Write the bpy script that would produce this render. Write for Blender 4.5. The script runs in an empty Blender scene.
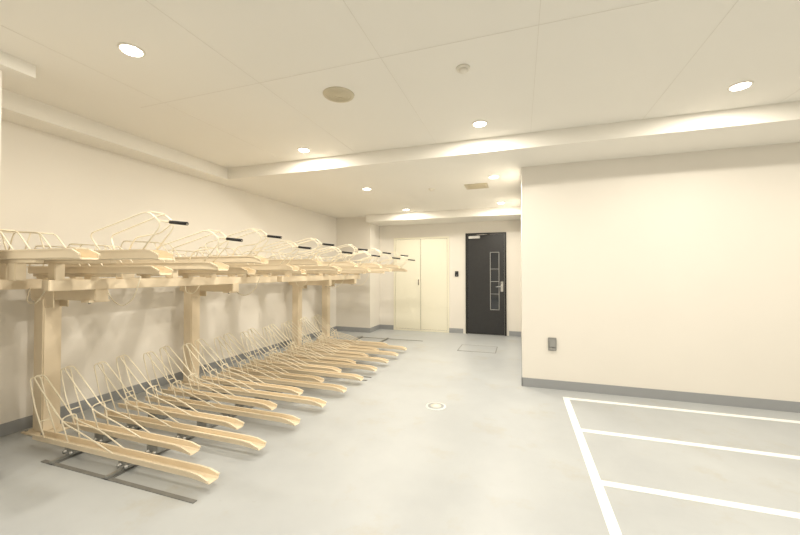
import bpy, bmesh, math
from mathutils import Vector, Matrix
scene = bpy.context.scene
col = scene.collection

# ---------------- materials ----------------
def lin(c):
    return tuple(((x/12.92) if x <= 0.04045 else ((x+0.055)/1.055)**2.4) for x in c)

def mat(name, rgb, rough=0.6, metal=0.0, bump=0.0, bscale=200.0, var=0.0, vscale=3.0, spec=0.5):
    m = bpy.data.materials.new(name); m.use_nodes = True
    nt = m.node_tree; b = nt.nodes['Principled BSDF']
    c = lin(rgb)
    b.inputs['Base Color'].default_value = (*c, 1)
    b.inputs['Roughness'].default_value = rough
    b.inputs['Metallic'].default_value = metal
    b.inputs['Specular IOR Level'].default_value = spec
    tc = nt.nodes.new('ShaderNodeTexCoord')
    if var > 0:
        n = nt.nodes.new('ShaderNodeTexNoise'); n.inputs['Scale'].default_value = vscale
        n.inputs['Detail'].default_value = 6
        r = nt.nodes.new('ShaderNodeValToRGB')
        r.color_ramp.elements[0].position = 0.3; r.color_ramp.elements[1].position = 0.7
        r.color_ramp.elements[0].color = (*[x*(1-var) for x in c], 1)
        r.color_ramp.elements[1].color = (*[min(1, x*(1+var)) for x in c], 1)
        nt.links.new(tc.outputs['Object'], n.inputs['Vector'])
        nt.links.new(n.outputs['Fac'], r.inputs['Fac'])
        nt.links.new(r.outputs['Color'], b.inputs['Base Color'])
    if bump > 0:
        n2 = nt.nodes.new('ShaderNodeTexNoise'); n2.inputs['Scale'].default_value = bscale
        bp = nt.nodes.new('ShaderNodeBump'); bp.inputs['Strength'].default_value = bump
        bp.inputs['Distance'].default_value = 0.002
        nt.links.new(tc.outputs['Object'], n2.inputs['Vector'])
        nt.links.new(n2.outputs['Fac'], bp.inputs['Height'])
        nt.links.new(bp.outputs['Normal'], b.inputs['Normal'])
    return m

M_wall = mat('wall_paint', (0.925, 0.907, 0.872), 0.85, bump=0.15, bscale=150, var=0.012, vscale=1.5)
M_ceil = mat('ceiling_paint', (0.95, 0.937, 0.905), 0.9, bump=0.08, bscale=150, var=0.01, vscale=1.2)
M_base = mat('grey_vinyl_skirting', (0.61, 0.62, 0.63), 0.5)
M_beige = mat('beige_powder_coated_steel', (0.925, 0.865, 0.76), 0.38, var=0.02, vscale=8)
M_wire = mat('cream_coated_wire', (0.95, 0.915, 0.83), 0.35)
M_black = mat('black_rubber_grip', (0.06, 0.06, 0.065), 0.5)
M_galv = mat('galvanised_steel', (0.70, 0.70, 0.69), 0.35, 0.8, var=0.1, vscale=30)
M_dsteel = mat('floor_rail_steel', (0.54, 0.54, 0.53), 0.45, 0.4, var=0.1, vscale=12)
M_white = mat('white_line_paint', (0.99, 0.985, 0.98), 0.6, var=0.01, vscale=15)
M_plast = mat('white_plastic', (0.92, 0.9, 0.85), 0.5)
M_ivory = mat('ivory_plastic', (0.83, 0.79, 0.69), 0.5)
M_cream = mat('cream_door_enamel', (0.95, 0.935, 0.86), 0.4)
M_joint = mat('joint_shadow_line', (0.89, 0.87, 0.83), 0.9)
M_gap = mat('dark_gap', (0.45, 0.42, 0.36), 0.9)
M_door = mat('charcoal_door_laminate', (0.17, 0.17, 0.175), 0.42, var=0.12, vscale=25)
M_frame = mat('black_door_frame', (0.12, 0.12, 0.12), 0.4)
M_glass = mat('wired_vision_glass', (0.12, 0.14, 0.17), 0.06, spec=1.0)
M_chrome = mat('satin_chrome', (0.82, 0.82, 0.82), 0.22, 1.0)
M_greyp = mat('grey_outlet_cover', (0.62, 0.62, 0.61), 0.35, 0.2)

def floor_mat():
    m = bpy.data.materials.new('coated_concrete_floor'); m.use_nodes = True
    nt = m.node_tree; b = nt.nodes['Principled BSDF']
    L = nt.links.new
    tc = nt.nodes.new('ShaderNodeTexCoord')
    def noise(sc, det, rough, p0, p1, c0, c1):
        n = nt.nodes.new('ShaderNodeTexNoise'); n.inputs['Scale'].default_value = sc; n.inputs['Detail'].default_value = det; n.inputs['Roughness'].default_value = rough
        r = nt.nodes.new('ShaderNodeValToRGB')
        r.color_ramp.elements[0].position = p0; r.color_ramp.elements[1].position = p1
        r.color_ramp.elements[0].color = (*c0, 1); r.color_ramp.elements[1].color = (*c1, 1)
        L(tc.outputs['Object'], n.inputs['Vector']); L(n.outputs['Fac'], r.inputs['Fac'])
        return r.outputs['Color']
    base = noise(1.1, 8, 0.6, 0.32, 0.68, lin((0.685, 0.70, 0.71)), lin((0.74, 0.755, 0.76)))
    st = noise(2.3, 10, 0.72, 0.54, 0.74, (0, 0, 0), (0.6, 0.6, 0.6))
    sp = noise(14, 8, 0.8, 0.62, 0.72, (0, 0, 0), (0.4, 0.4, 0.4))
    mx = nt.nodes.new('ShaderNodeMixRGB'); mx.inputs['Color2'].default_value = (*lin((0.69, 0.665, 0.60)), 1)
    mx2 = nt.nodes.new('ShaderNodeMixRGB'); mx2.inputs['Color2'].default_value = (*lin((0.62, 0.60, 0.55)), 1)
    L(st, mx.inputs['Fac']); L(base, mx.inputs['Color1'])
    L(sp, mx2.inputs['Fac']); L(mx.outputs['Color'], mx2.inputs['Color1'])
    L(mx2.outputs['Color'], b.inputs['Base Color'])
    b.inputs['Roughness'].default_value = 0.38
    n3 = nt.nodes.new('ShaderNodeTexNoise'); n3.inputs['Scale'].default_value = 30
    bp = nt.nodes.new('ShaderNodeBump'); bp.inputs['Strength'].default_value = 0.12; bp.inputs['Distance'].default_value = 0.004
    L(tc.outputs['Object'], n3.inputs['Vector']); L(n3.outputs['Fac'], bp.inputs['Height']); L(bp.outputs['Normal'], b.inputs['Normal'])
    return m
M_floor = floor_mat()

def emis(name, rgb, s):
    m = bpy.data.materials.new(name); m.use_nodes = True
    b = m.node_tree.nodes['Principled BSDF']
    b.inputs['Emission Color'].default_value = (*rgb, 1); b.inputs['Emission Strength'].default_value = s
    return m
M_lamp = emis('lamp_diffuser', (1, 0.95, 0.85), 12)

# ---------------- mesh helpers ----------------
class MB:
    def __init__(s): s.bm = bmesh.new(); s.mats = []
    def mi(s, m):
        if m not in s.mats: s.mats.append(m)
        return s.mats.index(m)
    def box(s, x0, x1, y0, y1, z0, z1, m, bevel=0):
        t = bmesh.new(); bmesh.ops.create_cube(t, size=1)
        for v in t.verts:
            v.co = Vector(((x0+x1)/2+v.co.x*(x1-x0), (y0+y1)/2+v.co.y*(y1-y0), (z0+z1)/2+v.co.z*(z1-z0)))
        if bevel > 0:
            bmesh.ops.bevel(t, geom=t.edges[:], offset=bevel, segments=2, affect='EDGES')
        s.add(t, m)
    def add(s, t, m, smooth=False):
        i = s.mi(m)
        me = bpy.data.meshes.new('tmp'); t.to_mesh(me); t.free()
        n0 = len(s.bm.faces); s.bm.from_mesh(me); bpy.data.meshes.remove(me)
        s.bm.faces.ensure_lookup_table()
        for f in s.bm.faces[n0:]:
            f.material_index = i; f.smooth = smooth
    def cyl(s, p0, p1, r, m, seg=16, r2=None):
        p0 = Vector(p0); p1 = Vector(p1); d = p1-p0
        t = bmesh.new()
        bmesh.ops.create_cone(t, cap_ends=True, segments=seg, radius1=r, radius2=r if r2 is None else r2, depth=d.length)
        q = d.to_track_quat('Z', 'Y').to_matrix().to_4x4()
        bmesh.ops.transform(t, matrix=Matrix.Translation((p0+p1)/2) @ q, verts=t.verts)
        s.add(t, m, True)
    def loft(s, secs, m):
        t = bmesh.new(); rows = []
        for x, pts in secs: rows.append([t.verts.new((x, y, z)) for y, z in pts])
        n = len(rows[0])
        for a, b in zip(rows[:-1], rows[1:]):
            for i in range(n): t.faces.new((a[i], b[i], b[(i+1) % n], a[(i+1) % n]))
        t.faces.new(rows[0][::-1]); t.faces.new(rows[-1])
        bmesh.ops.recalc_face_normals(t, faces=t.faces)
        s.add(t, m)
    def wire(s, pts, r, m, rad=0.03, closed=False, seg=7):
        P = fillet([Vector(p) for p in pts], rad, closed)
        t = bmesh.new(); n = len(P); rings = []
        prev = None
        for i in range(n):
            if closed: d = (P[(i+1) % n]-P[i-1])
            else: d = P[min(i+1, n-1)]-P[max(i-1, 0)]
            d.normalize()
            if prev is None:
                up = Vector((0, 0, 1)) if abs(d.z) < 0.9 else Vector((0, 1, 0))
                u = d.cross(up).normalized()
            else:
                u = (prev - d*prev.dot(d)).normalized()
            prev = u; w = d.cross(u)
            rings.append([t.verts.new(P[i]+r*(math.cos(2*math.pi*k/seg)*u+math.sin(2*math.pi*k/seg)*w)) for k in range(seg)])
        rng = n if closed else n-1
        for i in range(rng):
            a = rings[i]; b = rings[(i+1) % n]
            for k in range(seg): t.faces.new((a[k], a[(k+1) % seg], b[(k+1) % seg], b[k]))
        if not closed:
            t.faces.new(rings[0]); t.faces.new(rings[-1][::-1])
        bmesh.ops.recalc_face_normals(t, faces=t.faces)
        s.add(t, m, True)
    def mesh(s, name):
        me = bpy.data.meshes.new(name); s.bm.to_mesh(me); s.bm.free()
        for m in s.mats: me.materials.append(m)
        return me
    def obj(s, name, parent=None, loc=(0, 0, 0)):
        return link(name, s.mesh(name), parent, loc)

def fillet(P, rad, closed=False):
    n = len(P); out = []
    for i in range(n):
        if not closed and i in (0, n-1): out.append(P[i]); continue
        a, b, c = P[i-1], P[i], P[(i+1) % n]
        d1 = (a-b); d2 = (c-b)
        k = min(rad, d1.length*0.45, d2.length*0.45)
        s0 = b+d1.normalized()*k; s1 = b+d2.normalized()*k
        for j in range(5):
            t = j/4; out.append(s0*(1-t)**2+b*2*t*(1-t)+s1*t*t)
    return out

def link(name, data, parent=None, loc=(0, 0, 0)):
    o = bpy.data.objects.new(name, data); col.objects.link(o); o.location = loc
    if parent: o.parent = parent
    return o
def empty(name, loc=(0, 0, 0)):
    o = bpy.data.objects.new(name, None); o.empty_display_size = 0.1
    col.objects.link(o); o.location = loc; return o
def simple(name, x0, x1, y0, y1, z0, z1, m, bevel=0, parent=None):
    b = MB(); b.box(x0, x1, y0, y1, z0, z1, m, bevel); return b.obj(name, parent)

# ---------------- dimensions ----------------
XL, XR = -3.75, 4.6
YN, YR, YB = -3.2, 4.16, 7.35
XC = 0.02
ZC, ZL, ZB = 2.56, 2.42, 2.28
YS = 3.53
T = 0.15
PX = -2.975

# ---------------- shell ----------------
simple('floor', XL-T, XR+T, YN-T, YB+T, -0.12, 0, M_floor)
simple('ceiling', XL-T, XR+T, YN-T, YB+T, ZC, ZC+0.15, M_ceil)
simple('wall_left', XL-T, XL, YN-T, YB+T, 0, ZC, M_wall)
simple('wall_back', XL, XC, YB, YB+T, 0, ZC, M_wall)
simple('wall_right', XC, XR+T, YR, YB+T, 0, ZC, M_wall)
simple('wall_side', XR, XR+T, YN-T, YR, 0, ZC, M_wall)
simple('wall_near', XL, XR, YN-T, YN, 0, ZC, M_wall)
simple('wall_pier_back', XL, -2.96, 6.82, YB, 0, ZC, M_wall)
simple('wall_pier_left', XL, PX, YN, 1.257, 0, ZC, M_wall)
simple('ceiling_lowered', XL, XR, YS, YB, ZL, ZC, M_ceil)
simple('ceiling_beam_left', XL, -3.48, 1.38, YS, ZL, ZC, M_ceil)
simple('ceiling_beam_near', XL, -2.90, YN, 1.38, 2.48, ZC, M_ceil)
simple('ceiling_beam_back', -2.96, XC, 6.6, YB, ZB, ZL, M_ceil)
b = MB()
for x in (-2.6, -1.7, -0.8, 0.1, 1.0, 1.9, 2.8, 3.7):
    b.box(x-0.0012, x+0.0012, YN, YS, ZC-0.0012, ZC+0.001, M_joint)
for y in (-1.6, 0.2, 2.0):
    b.box(-2.85, XR, y-0.0012, y+0.0012, ZC-0.0012, ZC+0.001, M_joint)
b.obj('trim_ceiling_joints')

H = 0.095; D = 0.008
simple('baseboard_left', XL, XL+D, 1.257, 6.82, 0, H, M_base)
b = MB(); b.box(XL, -2.96, 6.82-D, 6.82, 0, H, M_base); b.box(-2.96, -2.96+D, 6.82-D, YB, 0, H, M_base); b.obj('baseboard_pier_back')
b = MB(); b.box(XL, PX, 1.257, 1.257+D, 0, H, M_base); b.box(PX, PX+D, YN, 1.257+D, 0, H, M_base); b.obj('baseboard_pier_left')
b = MB()
b.box(-2.95, -2.63, YB-D, YB, 0, H, M_base); b.box(-1.40, -1.11, YB-D, YB, 0, H, M_base); b.box(-0.21, XC, YB-D, YB, 0, H, M_base)
b.obj('baseboard_back')
b = MB(); b.box(XC-D, XR, YR-D, YR, 0, H, M_base); b.box(XC-D, XC, YR-D, YB-D, 0, H, M_base); b.obj('baseboard_right')
simple('baseboard_side', XR-D, XR, YN, YR-D, 0, H, M_base)

# ---------------- entrance door ----------------
E = empty('door_1', (-0.66, YB, 0))
x0, x1 = -0.36, 0.37
b = MB()
b.box(x0-0.035, x0, -0.03, 0.02, 0, 2.05, M_frame, 0.003)
b.box(x1, x1+0.035, -0.03, 0.02, 0, 2.05, M_frame, 0.003)
b.box(x0, x1, -0.03, 0.02, 2.02, 2.05, M_frame, 0.003)
b.obj('door_frame', E)
b = MB()
wx0, wx1, wz0, wz1 = 0.09, 0.27, 0.50, 1.66
b.box(x0+0.004, wx0, -0.02, 0.015, 0.008, 2.016, M_door)
b.box(wx1, x1-0.004, -0.02, 0.015, 0.008, 2.016, M_door)
b.box(wx0, wx1, -0.02, 0.015, 0.008, wz0, M_door)
b.box(wx0, wx1, -0.02, 0.015, wz1, 2.016, M_door)
b.obj('door_leaf', E)
b = MB()
b.box(wx0+0.001, wx1-0.001, -0.008, 0.005, wz0, wz1, M_glass)
for a0, a1, c0, c1 in ((wx0, wx0+0.012, wz0, wz1), (wx1-0.012, wx1, wz0, wz1), (wx0, wx1, wz0, wz0+0.012), (wx0, wx1, wz1-0.012, wz1)):
    b.box(a0, a1, -0.026, -0.008, c0, c1, M_greyp)
for z in (0.82, 1.07, 1.32): b.box(wx0, wx1, -0.012, -0.008, z-0.004, z+0.004, M_galv)
b.obj('vision_window', E)
b = MB()
b.box(0.295, 0.345, -0.028, -0.02, 0.87, 1.07, M_chrome, 0.003)
b.cyl((0.32, -0.02, 0.97), (0.32, -0.075, 0.97), 0.011, M_chrome)
b.wire([(0.32, -0.07, 0.97), (0.29, -0.078, 0.97), (0.20, -0.074, 0.965)], 0.010, M_chrome, 0.01)
b.cyl((0.32, -0.02, 1.04), (0.32, -0.036, 1.04), 0.014, M_chrome)
b.obj('lever_handle', E)
b = MB()
b.box(-0.33, -0.10, -0.075, -0.02, 1.935, 1.99, M_chrome, 0.006)
b.wire([(-0.22, -0.05, 2.0), (-0.04, -0.12, 2.005), (0.09, -0.035, 2.01)], 0.008, M_chrome, 0.01)
b.obj('door_closer', E)

# ---------------- cream double storage door ----------------
E = empty('door_2', (-2.01, YB, 0))
b = MB()
b.box(-0.61, -0.575, -0.025, 0.01, 0, 2.0, M_cream, 0.003); b.box(0.575, 0.61, -0.025, 0.01, 0, 2.0, M_cream, 0.003)
b.box(-0.575, 0.575, -0.025, 0.01, 1.965, 2.0, M_cream, 0.003); b.box(-0.575, 0.575, -0.025, 0.01, 0, 0.035, M_cream, 0.003)
b.box(-0.575, 0.575, -0.002, 0.002, 0.035, 1.965, M_gap)
b.obj('cabinet_frame', E)
for n, (a, c) in enumerate(((-0.570, -0.004), (0.004, 0.570))):
    b = MB(); b.box(a, c, -0.02, -0.003, 0.040, 1.960, M_cream, 0.004)
    if n == 0: b.box(-0.057, -0.033, -0.03, -0.02, 0.98, 1.10, M_chrome, 0.004)
    b.obj('leaf_%d' % (n+1), E)

b = MB()
b.box(-0.035, 0.035, -0.022, 0, -0.055, 0.055, M_frame, 0.004); b.box(-0.022, 0.022, -0.025, -0.021, 0.0, 0.04, M_glass, 0.001)
b.cyl((0, -0.02, -0.028), (0, -0.027, -0.028), 0.010, M_greyp)
b.obj('card_reader', loc=(-1.24, YB, 1.22))
b = MB()
b.box(-0.042, 0.042, -0.012, 0, -0.07, 0.07, M_greyp, 0.004)
b.box(-0.034, 0.034, -0.034, -0.010, -0.03, 0.062, M_greyp, 0.008)
b.box(-0.03, 0.03, -0.028, -0.010, -0.06, -0.034, M_greyp, 0.003)
b.obj('waterproof_wall_outlet', loc=(0.325, YR, 0.48))

# ---------------- ceiling fittings ----------------
def downlight_mesh():
    b = MB(); t = bmesh.new(); N = 32
    prof = [(0.068, 0.0), (0.068, -0.004), (0.062, -0.007), (0.054, -0.006), (0.050, -0.002)]
    rows = [[t.verts.new((r*math.cos(2*math.pi*i/N), r*math.sin(2*math.pi*i/N), z)) for i in range(N)] for r, z in prof]
    for a, c in zip(rows[:-1], rows[1:]):
        for i in range(N): t.faces.new((a[i], a[(i+1) % N], c[(i+1) % N], c[i]))
    bmesh.ops.recalc_face_normals(t, faces=t.faces)
    b.add(t, M_plast, True)
    b.cyl((0, 0, 0), (0, 0, -0.010), 0.052, M_lamp, 32)
    return b.mesh('downlight')
DL = downlight_mesh()
def downlight(x, y, z, e):
    o = link('recessed_downlight', DL, None, (x, y, z))
    L = bpy.data.lights.new('downlight_lamp', 'AREA'); L.shape = 'DISK'; L.size = 0.10
    L.energy = e; L.color = (1.0, 0.925, 0.80)
    link('lamp', L, o, (0, 0, -0.012))
E0 = 17.0
for x, y in ((-2.16, 1.46), (-2.18, 3.25), (-0.33, 3.17), (1.47, 3.11), (-0.33, 1.2), (1.47, 1.2), (-2.16, -0.8), (-0.33, -0.8), (1.47, -0.8), (3.3, -0.8), (3.3, 1.2), (3.3, 3.11)):
    downlight(x, y, ZC, E0)
for x, y in ((-2.02, 4.54), (-0.30, 4.47), (-2.0, 6.28), (-0.30, 6.17)):
    downlight(x, y, ZL, E0)

b = MB()
b.cyl((0, 0, 0), (0, 0, -0.008), 0.115, M_ivory, 40, 0.11)
for r in (0.09, 0.07, 0.05, 0.03):
    b.wire([(r*math.cos(a*math.pi/8), r*math.sin(a*math.pi/8), -0.009) for a in range(16)], 0.002, M_ivory, 0.01, True, 5)
b.obj('ceiling_speaker', loc=(-1.26, 2.32, ZC))
b = MB(); b.cyl((0, 0, 0), (0, 0, -0.012), 0.045, M_plast, 32, 0.042); b.cyl((0, 0, -0.012), (0, 0, -0.028), 0.030, M_plast, 32, 0.022)
sd = b.mesh('smoke_detector')
link('smoke_detector', sd, None, (-0.34, 2.27, ZC)); link('smoke_detector', sd, None, (-1.17, 4.85, ZL))
b = MB()
b.box(-0.15, 0.15, -0.13, 0.13, -0.012, 0, M_ivory, 0.003)
for i in range(6):
    b.box(-0.12, 0.12, -0.10+i*0.036, -0.088+i*0.036, -0.017, -0.011, M_ivory)
b.obj('ceiling_air_vent', loc=(-0.55, 4.87, ZL))

# ---------------- floor things ----------------
b = MB(); X0 = 0.40; w = 0.055; z1 = 0.0025
b.box(X0, X0+w, -0.55, 3.92, 0.0, z1, M_white)
for k in range(7):
    y = 3.89-0.745*k
    b.box(X0+w, 3.2, y-w/2, y+w/2, 0.0, z1, M_white)
b.obj('parking_bay_lines')
b = MB()
b.cyl((0, 0, 0), (0, 0, 0.004), 0.095, M_white, 40); b.cyl((0, 0, 0.004), (0, 0, 0.006), 0.075, M_floor, 40)
b.cyl((0, 0, 0.006), (0, 0, 0.008), 0.05, M_plast, 32)
b.obj('floor_drain', loc=(-0.75, 3.27, 0))
b = MB()
for a in ((-0.3, 0.3, -0.25, -0.238), (-0.3, 0.3, 0.238, 0.25), (-0.3, -0.288, -0.238, 0.238), (0.288, 0.3, -0.238, 0.238)):
    b.box(*a, 0, 0.003, M_dsteel)
b.box(-0.288, 0.288, -0.238, 0.238, 0, 0.002, M_floor)
b.obj('floor_hatch', loc=(-0.66, 5.95, 0))

# ---------------- bicycle rack parts ----------------
def channel(b, L, z, m, w=0.036, h=0.05):
    def sec(x, sw, zt, dz):
        W = w*sw; t = 0.0035
        out = [(-W-0.008, zt-0.009), (-W-0.008, zt), (-W+t, zt), (-W+t, z+t+0.008), (-W+0.012, z+t), (W-0.012, z+t), (W-t, z+t+0.008), (W-t, zt), (W+0.008, zt), (W+0.008, zt-0.009),
               (W, zt-0.009), (W, z+0.006), (W-0.010, z), (-W+0.010, z), (-W, z+0.006), (-W, zt-0.009)]
        return (x, [(y, q+dz) for y, q in out])
    b.loft([sec(0, 1, z+h, 0), sec(L-0.14, 1, z+h, 0), sec(L-0.07, 1.08, z+h*0.95, -0.003), sec(L, 1.2, z+h*0.6, -0.008)], m)

def lower_tray(L, z):
    b = MB()
    channel(b, L, z, M_beige, 0.032, 0.045)
    for x in (0.40, 0.93):
        b.box(x-0.05, x+0.05, -0.030, 0.030, 0.030, z, M_galv, 0.003)
        b.cyl((x-0.03, -0.045, 0.034), (x-0.03, 0.045, 0.034), 0.012, M_galv, 12)
        b.cyl((x+0.03, -0.045, 0.034), (x+0.03, 0.045, 0.034), 0.012, M_galv, 12)
    r = 0.0046
    y = 0.033
    b.wire([(0.84, -y, z+0.04), (0.60, -y-0.01, z+0.12), (0.34, -y, z+0.17), (0.12, -0.034, z+0.35), (0.0, -0.03, z+0.45),
            (0.0, 0.03, z+0.45), (0.12, 0.034, z+0.35), (0.34, y, z+0.17), (0.60, y+0.01, z+0.12), (0.84, y, z+0.04)], r, M_wire, 0.07)
    b.wire([(0.14, -y, z+0.04), (0.03, -0.034, z+0.24), (-0.04, -0.03, z+0.435), (-0.04, 0.03, z+0.435), (0.03, 0.034, z+0.24), (0.14, y, z+0.04)], r, M_wire, 0.03)
    b.wire([(0.40, -y, z+0.04), (0.34, -y-0.01, z+0.20), (0.37, 0, z+0.22), (0.34, y+0.01, z+0.20), (0.40, y, z+0.04)], r, M_wire, 0.04)
    b.wire([(0.08, -0.034, z+0.14), (0.08, 0.034, z+0.14)], r, M_wire)
    return b.mesh('lower_tray')

LX0 = -3.30
LONG = lower_tray(1.625, 0.055)
SHORT = lower_tray(1.28, 0.075)

def upper_tray(L, lift, basket=True):
    b = MB()
    channel(b, L, 0.0, M_beige, 0.040, 0.058)
    b.box(0.02, L-0.45, -0.020, 0.020, -0.022, 0.001, M_beige, 0.003)
    for x in (0.12, 0.68):
        b.box(x-0.04, x+0.04, -0.028, 0.028, -lift, -0.020, M_beige, 0.004)
    r = 0.0046; y = 0.042
    for s in (-1, 1):
        b.wire([(0.02, s*y, 0.05), (0.10, s*y, 0.22), (0.58, s*y, 0.19), (0.74, s*y, 0.05)], r, M_wire, 0.04)
        if s == 1:
            b.wire([(0.22, s*y, 0.05), (0.30, s*y, 0.207)], r, M_wire)
            b.wire([(0.48, s*y, 0.05), (0.40, s*y, 0.20)], r, M_wire)
    b.wire([(0.10, -y, 0.215), (0.10, y, 0.215)], r, M_wire); b.wire([(0.56, -y, 0.19), (0.56, y, 0.19)], r, M_wire)
    if basket:
        for s in (-1, 1):
            b.wire([(L-0.50, s*y, 0.05), (L-0.58, s*(y+0.02), 0.16), (L-0.08, s*(y+0.01), 0.28), (L+0.02, s*y, 0.20), (L-0.14, s*y, 0.05)], r, M_wire, 0.05)
        b.wire([(L-0.38, y, 0.05), (L-0.32, y, 0.14), (L-0.10, y, 0.16), (L+0.01, y*0.6, 0.21)], r, M_wire, 0.04)
        b.wire([(L-0.08, -y-0.01, 0.276), (L-0.08, y+0.01, 0.276)], r, M_wire)
        b.wire([(L-0.01, -y, 0.22), (L-0.01, y, 0.22)], r, M_wire)
        b.wire([(L-0.01, 0, 0.22), (L+0.16, 0, 0.20)], 0.006, M_wire)
        b.wire([(L+0.03, 0, 0.2155), (L+0.16, 0, 0.20)], 0.0105, M_black, seg=10)
    return b.mesh('upper_tray')

RZ = 1.20
UX0 = -3.66
UPH = upper_tray(1.69, 0.13)
UPM = upper_tray(1.69, 0.07)
UPS = upper_tray(1.42, 0.04, False)
UPA = upper_tray(1.36, 0.13, False)

def rack(y0, y1, posts, longs, shorts, ups):
    E = empty('two_tier_bicycle_rack', (-2.7, (y0+y1)/2, 0))
    inv = Vector((2.7, -(y0+y1)/2, 0))
    def put(name, mesh, x, y, z): return link(name, mesh, E, Vector((x, y, z))+inv)
    for i, py in enumerate(posts):
        b = MB()
        b.box(-3.62, -3.50, py-0.06, py+0.06, 0.012, 1.05, M_beige, 0.008)
        b.box(-3.68, -3.42, py-0.10, py+0.10, 0.0, 0.012, M_beige, 0.002)
        for dx in (-0.105, 0.105):
            for dy in (-0.075, 0.075):
                b.cyl((-3.56+dx*0.95, py+dy, 0.012), (-3.56+dx*0.95, py+dy, 0.026), 0.010, M_galv, 8)
        b.box(-3.70, -2.93, py-0.045, py+0.045, 1.04, 1.125, M_beige, 0.005)
        b.box(-3.52, -3.40, py-0.05, py-0.042, 0.98, 1.10, M_beige); b.box(-3.52, -3.40, py+0.042, py+0.05, 0.98, 1.10, M_beige)
        for x in (-3.58, -3.0):
            b.box(x-0.045, x+0.045, py-0.07, py+0.07, 1.03, 1.045, M_beige, 0.002)
            b.cyl((x+0.02, py-0.05, 1.02), (x+0.02, py-0.05, 1.045), 0.009, M_galv, 8)
        b.obj('post_%d' % (i+1), E, inv)
    b = MB()
    b.box(-3.58, -3.50, y0, y1, 1.125, RZ, M_beige, 0.004)
    b.box(-3.02, -2.94, y0, y1, 1.125, RZ, M_beige, 0.004)
    b.obj('cross_rails', E, inv)
    for i, y in enumerate(longs): put('lower_tray_%d' % (i+1), LONG, LX0, y, 0)
    for i, y in enumerate(shorts): put('lower_short_tray_%d' % (i+1), SHORT, LX0, y, 0)
    for i, (m, y, z) in enumerate(ups): put('upper_tray_%d' % (i+1), m, UX0, y, RZ+z)
    b = MB()
    for x in (-2.90, -2.37):
        b.box(x-0.025, x+0.025, y0, y1, 0, 0.006, M_dsteel); b.box(x-0.012, x+0.012, y0, y1, 0.006, 0.022, M_galv, 0.002)
    for y in (y0, y1-0.025):
        b.box(-3.0, -1.68, y, y+0.025, 0, 0.005, M_dsteel)
    b.obj('floor_slide_rails', E, inv)
    b = MB()
    for py in posts:
        b.wire([(-3.2, py+0.16, 1.2), (-3.1, py+0.18, 1.02), (-2.95, py+0.16, 0.98), (-2.8, py+0.14, 1.05), (-2.7, py+0.12, 1.22)], 0.004, M_wire, 0.08)
        b.wire([(-3.5, py-0.14, 1.13), (-3.42, py-0.2, 1.03), (-3.3, py-0.2, 1.02), (-3.2, py-0.16, 1.20)], 0.004, M_wire, 0.08)
    b.obj('spring_cables', E, inv)
    return E

longs = [1.61+0.405*i for i in range(10)]
shorts = [1.79+0.395*i for i in range(10)]
ups = [(UPA, 1.34, 0.13)]
for i in range(12):
    ups.append(((UPH, UPM)[i % 2], 1.54+0.425*i, (0.13, 0.07)[i % 2]))
for i in range(6):
    ups.append((UPS, 1.75+0.80*i, 0.04))
rack(1.48, 3.80, (1.79, 3.10), [y for y in longs if y < 3.75], [y for y in shorts if y < 3.75], [u for u in ups if u[1] < 3.85])
rack(3.90, 6.30, (5.13, 6.07), [y for y in longs if y > 3.75], [y for y in shorts if y > 3.75], [u for u in ups if u[1] > 3.85])

wd = bpy.data.worlds.new('world'); scene.world = wd; wd.use_nodes = True
wd.node_tree.nodes['Background'].inputs['Color'].default_value = (1, 0.9, 0.75, 1)
wd.node_tree.nodes['Background'].inputs['Strength'].default_value = 0.3

cd = bpy.data.cameras.new('camera'); cam = link('camera', cd, None, (0, 0, 1.25))
cd.lens = 16.0; cd.sensor_width = 36; cd.clip_start = 0.05
cam.rotation_euler = (math.radians(90.8), 0, math.radians(18.65))
scene.camera = cam
scene.view_settings.view_transform = 'Standard'
scene.view_settings.look = 'None'
scene.view_settings.exposure = 0.0
